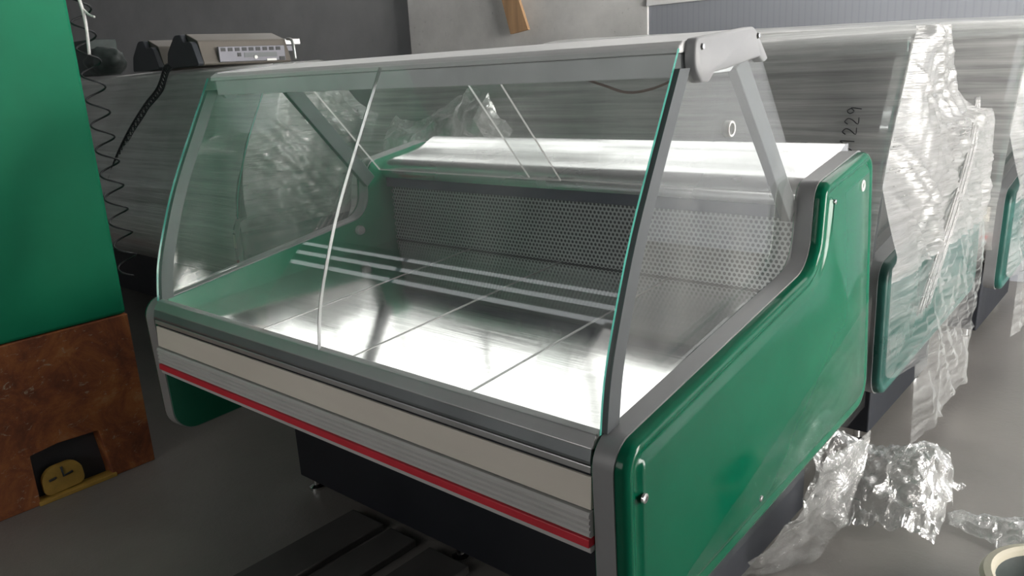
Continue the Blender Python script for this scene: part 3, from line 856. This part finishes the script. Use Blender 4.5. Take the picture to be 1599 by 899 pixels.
# ------------------------------------------------------------------ scales and oddments on the left wrapped counter
def scale_prof(kind):
    return rounded([(-0.19, 0.0, 0.01), (-0.165, 0.075, 0.05), (-0.075, 0.150, 0.05), (-0.02, 0.148, 0.015), (0.0, 0.110, 0.012), (0.07, 0.112, 0.03), (0.115, 0.0, 0.012)], 5)
def make_scale(loc, label, rich, rz):
    r = empty('weighing_scale', loc, label, 'scale', 'grey weighing scales on the wrapped counter', rot=(0, 0, rz), scale=(1.25, 1.0, 0.9))
    pr = scale_prof(0); n = len(pr)
    def ext(name, p, y0, y1, m, par, bev=0.003):
        k = len(p)
        v = [(a, y0, b) for a, b in p] + [(a, y1, b) for a, b in p]
        f = [(i, (i + 1) % k, (i + 1) % k + k, i + k) for i in range(k)] + [tuple(range(k)), tuple(range(2 * k - 1, k - 1, -1))]
        return mesh_obj(name, v, f, m, par, bevel=bev)
    ext('end_cover', pr, 0.0, 0.025, 'dark_cap', r)
    ext('housing', rounded([(-0.186, 0.0, 0.01), (-0.162, 0.073, 0.05), (-0.073, 0.150, 0.05), (-0.018, 0.150, 0.015), (0.078, 0.112, 0.02), (0.113, 0.0, 0.012)], 5), 0.025, 0.42, 'taupe', r)
    if rich:
        b = box('connector_plate', 0.104, 0.116, 0.09, 0.39, 0.012, 0.082, 'grey_metal', r, 0.002)
        for i in range(9):
            box('port', 0.1155, 0.118, 0.10 + i * 0.031, 0.120 + i * 0.031, 0.060, 0.076, 'rubber', b)
        box('port', 0.1155, 0.119, 0.17, 0.185, 0.035, 0.052, 'rubber', b)
        box('port', 0.1155, 0.119, 0.36, 0.385, 0.014, 0.030, 'rubber', b)
        box('rating_plate', 0.1155, 0.1175, 0.20, 0.35, 0.030, 0.052, 'post', b)
        lathe('round_seal', [(0, 0.004), (0.008, 0.004), (0.009, 0)], 'white', b, 'X', (0.1165, 0.25, 0.030), 14)
        box('white_tag', 0.1155, 0.118, 0.30, 0.345, 0.012, 0.022, 'white', b)
        tube('side_handle', catmull([(0.085, 0.425, 0.112), (0.112, 0.43, 0.105), (0.122, 0.43, 0.07), (0.124, 0.43, 0.012)], 5), 0.007, 'alu', r, 8)
        box('rear_lug', 0.02, 0.07, 0.42, 0.50, 0.085, 0.115, 'alu', r, 0.004)
        box('rear_lug', 0.03, 0.06, 0.42, 0.47, 0.055, 0.085, 'grey_metal', r, 0.003)
    return r
ZE = 1.2195
make_scale((-1.46, 0.945, ZE), 'grey weighing scale with ports along its side, on the left wrapped counter', True, math.radians(-8))
make_scale((-1.885, 0.985, ZE), 'taupe weighing scale behind the one with ports, partly hidden', False, math.radians(-8))
# black cable ladder hanging over the wrapped glass of that counter
P = empty('cable_ladder', (0, 0, 0), 'black perforated plastic strap hanging down the left wrapped counter', 'strap')
path = catmull([(-1.575, 0.930, 1.228), (-1.585, 0.915, 1.212), (-1.63, 0.892, 1.13), (-1.70, 0.855, 1.06), (-1.78, 0.800, 0.95), (-1.86, 0.755, 0.83), (-1.93, 0.722, 0.70), (-1.99, 0.68, 0.55), (-2.02, 0.66, 0.45)], 6)
wd = Vector((0.80, 0.05, -0.60)).normalized() * 0.017
for s in (-1, 1):
    tube('side_rail', [p + wd * s for p in path], 0.0045, 'rubber', P, 6)
for i in range(0, len(path) - 1):
    for s in (1, -1):
        tube('rung', [path[i] - wd * s, path[i + 1] + wd * s], 0.003, 'rubber', P, 5)
# dark bagged thing and a film bundle behind the cabinet
def blob(name, c, r, mat, label, cat, seed, amp=0.25):
    bm = bmesh.new(); bmesh.ops.create_icosphere(bm, subdivisions=4, radius=1.0)
    for v in bm.verts:
        n = noise.noise(v.co * 1.6 + Vector((seed, 0, 0))) * amp + ridged(v.co * 3 + Vector((seed, 3, 0)), 1) * amp * 0.3
        v.co = Vector((v.co.x * r[0], v.co.y * r[1], max(-r[2] * 0.8, v.co.z * r[2]))) * (1 + n)
        v.co.z = max(v.co.z, -r[2] * 0.8)
        v.co += Vector(c) + Vector((0, 0, r[2] * 0.8))
    me = bpy.data.meshes.new(name); bm.to_mesh(me); bm.free(); me.materials.append(MAT[mat])
    for p in me.polygons: p.use_smooth = True
    o = bpy.data.objects.new(name, me); COL.objects.link(o)
    return tag(o, label, cat)
blob('bagged_parts', (-2.36, 1.00, ZE), (0.13, 0.08, 0.075), 'bag', 'dark plastic bag of parts lying on the left wrapped counter', 'bag', 2.0)
box_o = box('dark_carton', -2.86, -2.56, 1.02, 1.16, ZE, ZE + 0.18, 'bag', None, 0.006)
tag(box_o, 'dark carton standing on the left wrapped counter beside the cabinet', 'box')

# ------------------------------------------------------------------ wall plank, floor boards, litter, tub
pk = mesh_obj('wall_plank', [(-1.93, 3.52, 1.72), (-1.79, 3.52, 1.72), (-1.67, 3.52, 1.385), (-1.83, 3.52, 1.365), (-1.93, 3.545, 1.72), (-1.79, 3.545, 1.72), (-1.67, 3.545, 1.385), (-1.83, 3.545, 1.365)],
    [(0, 1, 2, 3), (7, 6, 5, 4), (0, 4, 5, 1), (1, 5, 6, 2), (2, 6, 7, 3), (3, 7, 4, 0)], 'wood', bevel=0.003)
tag(pk, 'short piece of raw wood board fixed aslant on the concrete pillar', 'board')
for i, (a, b, lab) in enumerate([(0.279, 0.403, 'dark floor board under the counter front, nearest the cabinet'), (0.432, 0.527, 'narrowest dark floor board, between the other two at the counter front'), (0.576, 0.710, 'dark floor board under the counter front, farthest from the cabinet')]):
    o = box('floor_board', a, b, -0.55, 0.298, 0.0, 0.02, 'board', None, 0.003)
    tag(o, lab, 'board', 'boards lying on the floor')
def leaf():
    v = []; f = []
    for k in range(9):
        a = 2 * math.pi * k / 9
        r = 0.016 if k % 2 else 0.009
        b = len(v)
        v += [(0, 0, 0.004), (math.cos(a - .3) * r * .6, math.sin(a - .3) * r * .6, 0.008), (math.cos(a) * r, math.sin(a) * r, 0.003), (math.cos(a + .3) * r * .6, math.sin(a + .3) * r * .6, 0.002)]
        f += [(b, b + 1, b + 2), (b, b + 2, b + 3)]
    o = mesh_obj('dry_leaf', v, f, 'rubber'); o.location = (1.436, 1.492, 0)
    return o
tag(leaf(), 'small dark crumpled leaf on the bare concrete floor', 'leaf')
tb = empty('plastic_tub', (1.80, 0.86, 0), 'pale plastic tub with a rounded rim at the bottom right corner', 'tub')
lathe('wall', [(0.0, 0.004), (0.095, 0.0), (0.125, 0.10), (0.119, 0.10), (0.09, 0.008), (0.0, 0.010)], 'bag', tb, seg=40)
lathe('rim', [(0.117, 0.096), (0.119, 0.108), (0.126, 0.113), (0.139, 0.110), (0.146, 0.100), (0.143, 0.090), (0.124, 0.092), (0.117, 0.096)], 'tub', tb, seg=48)
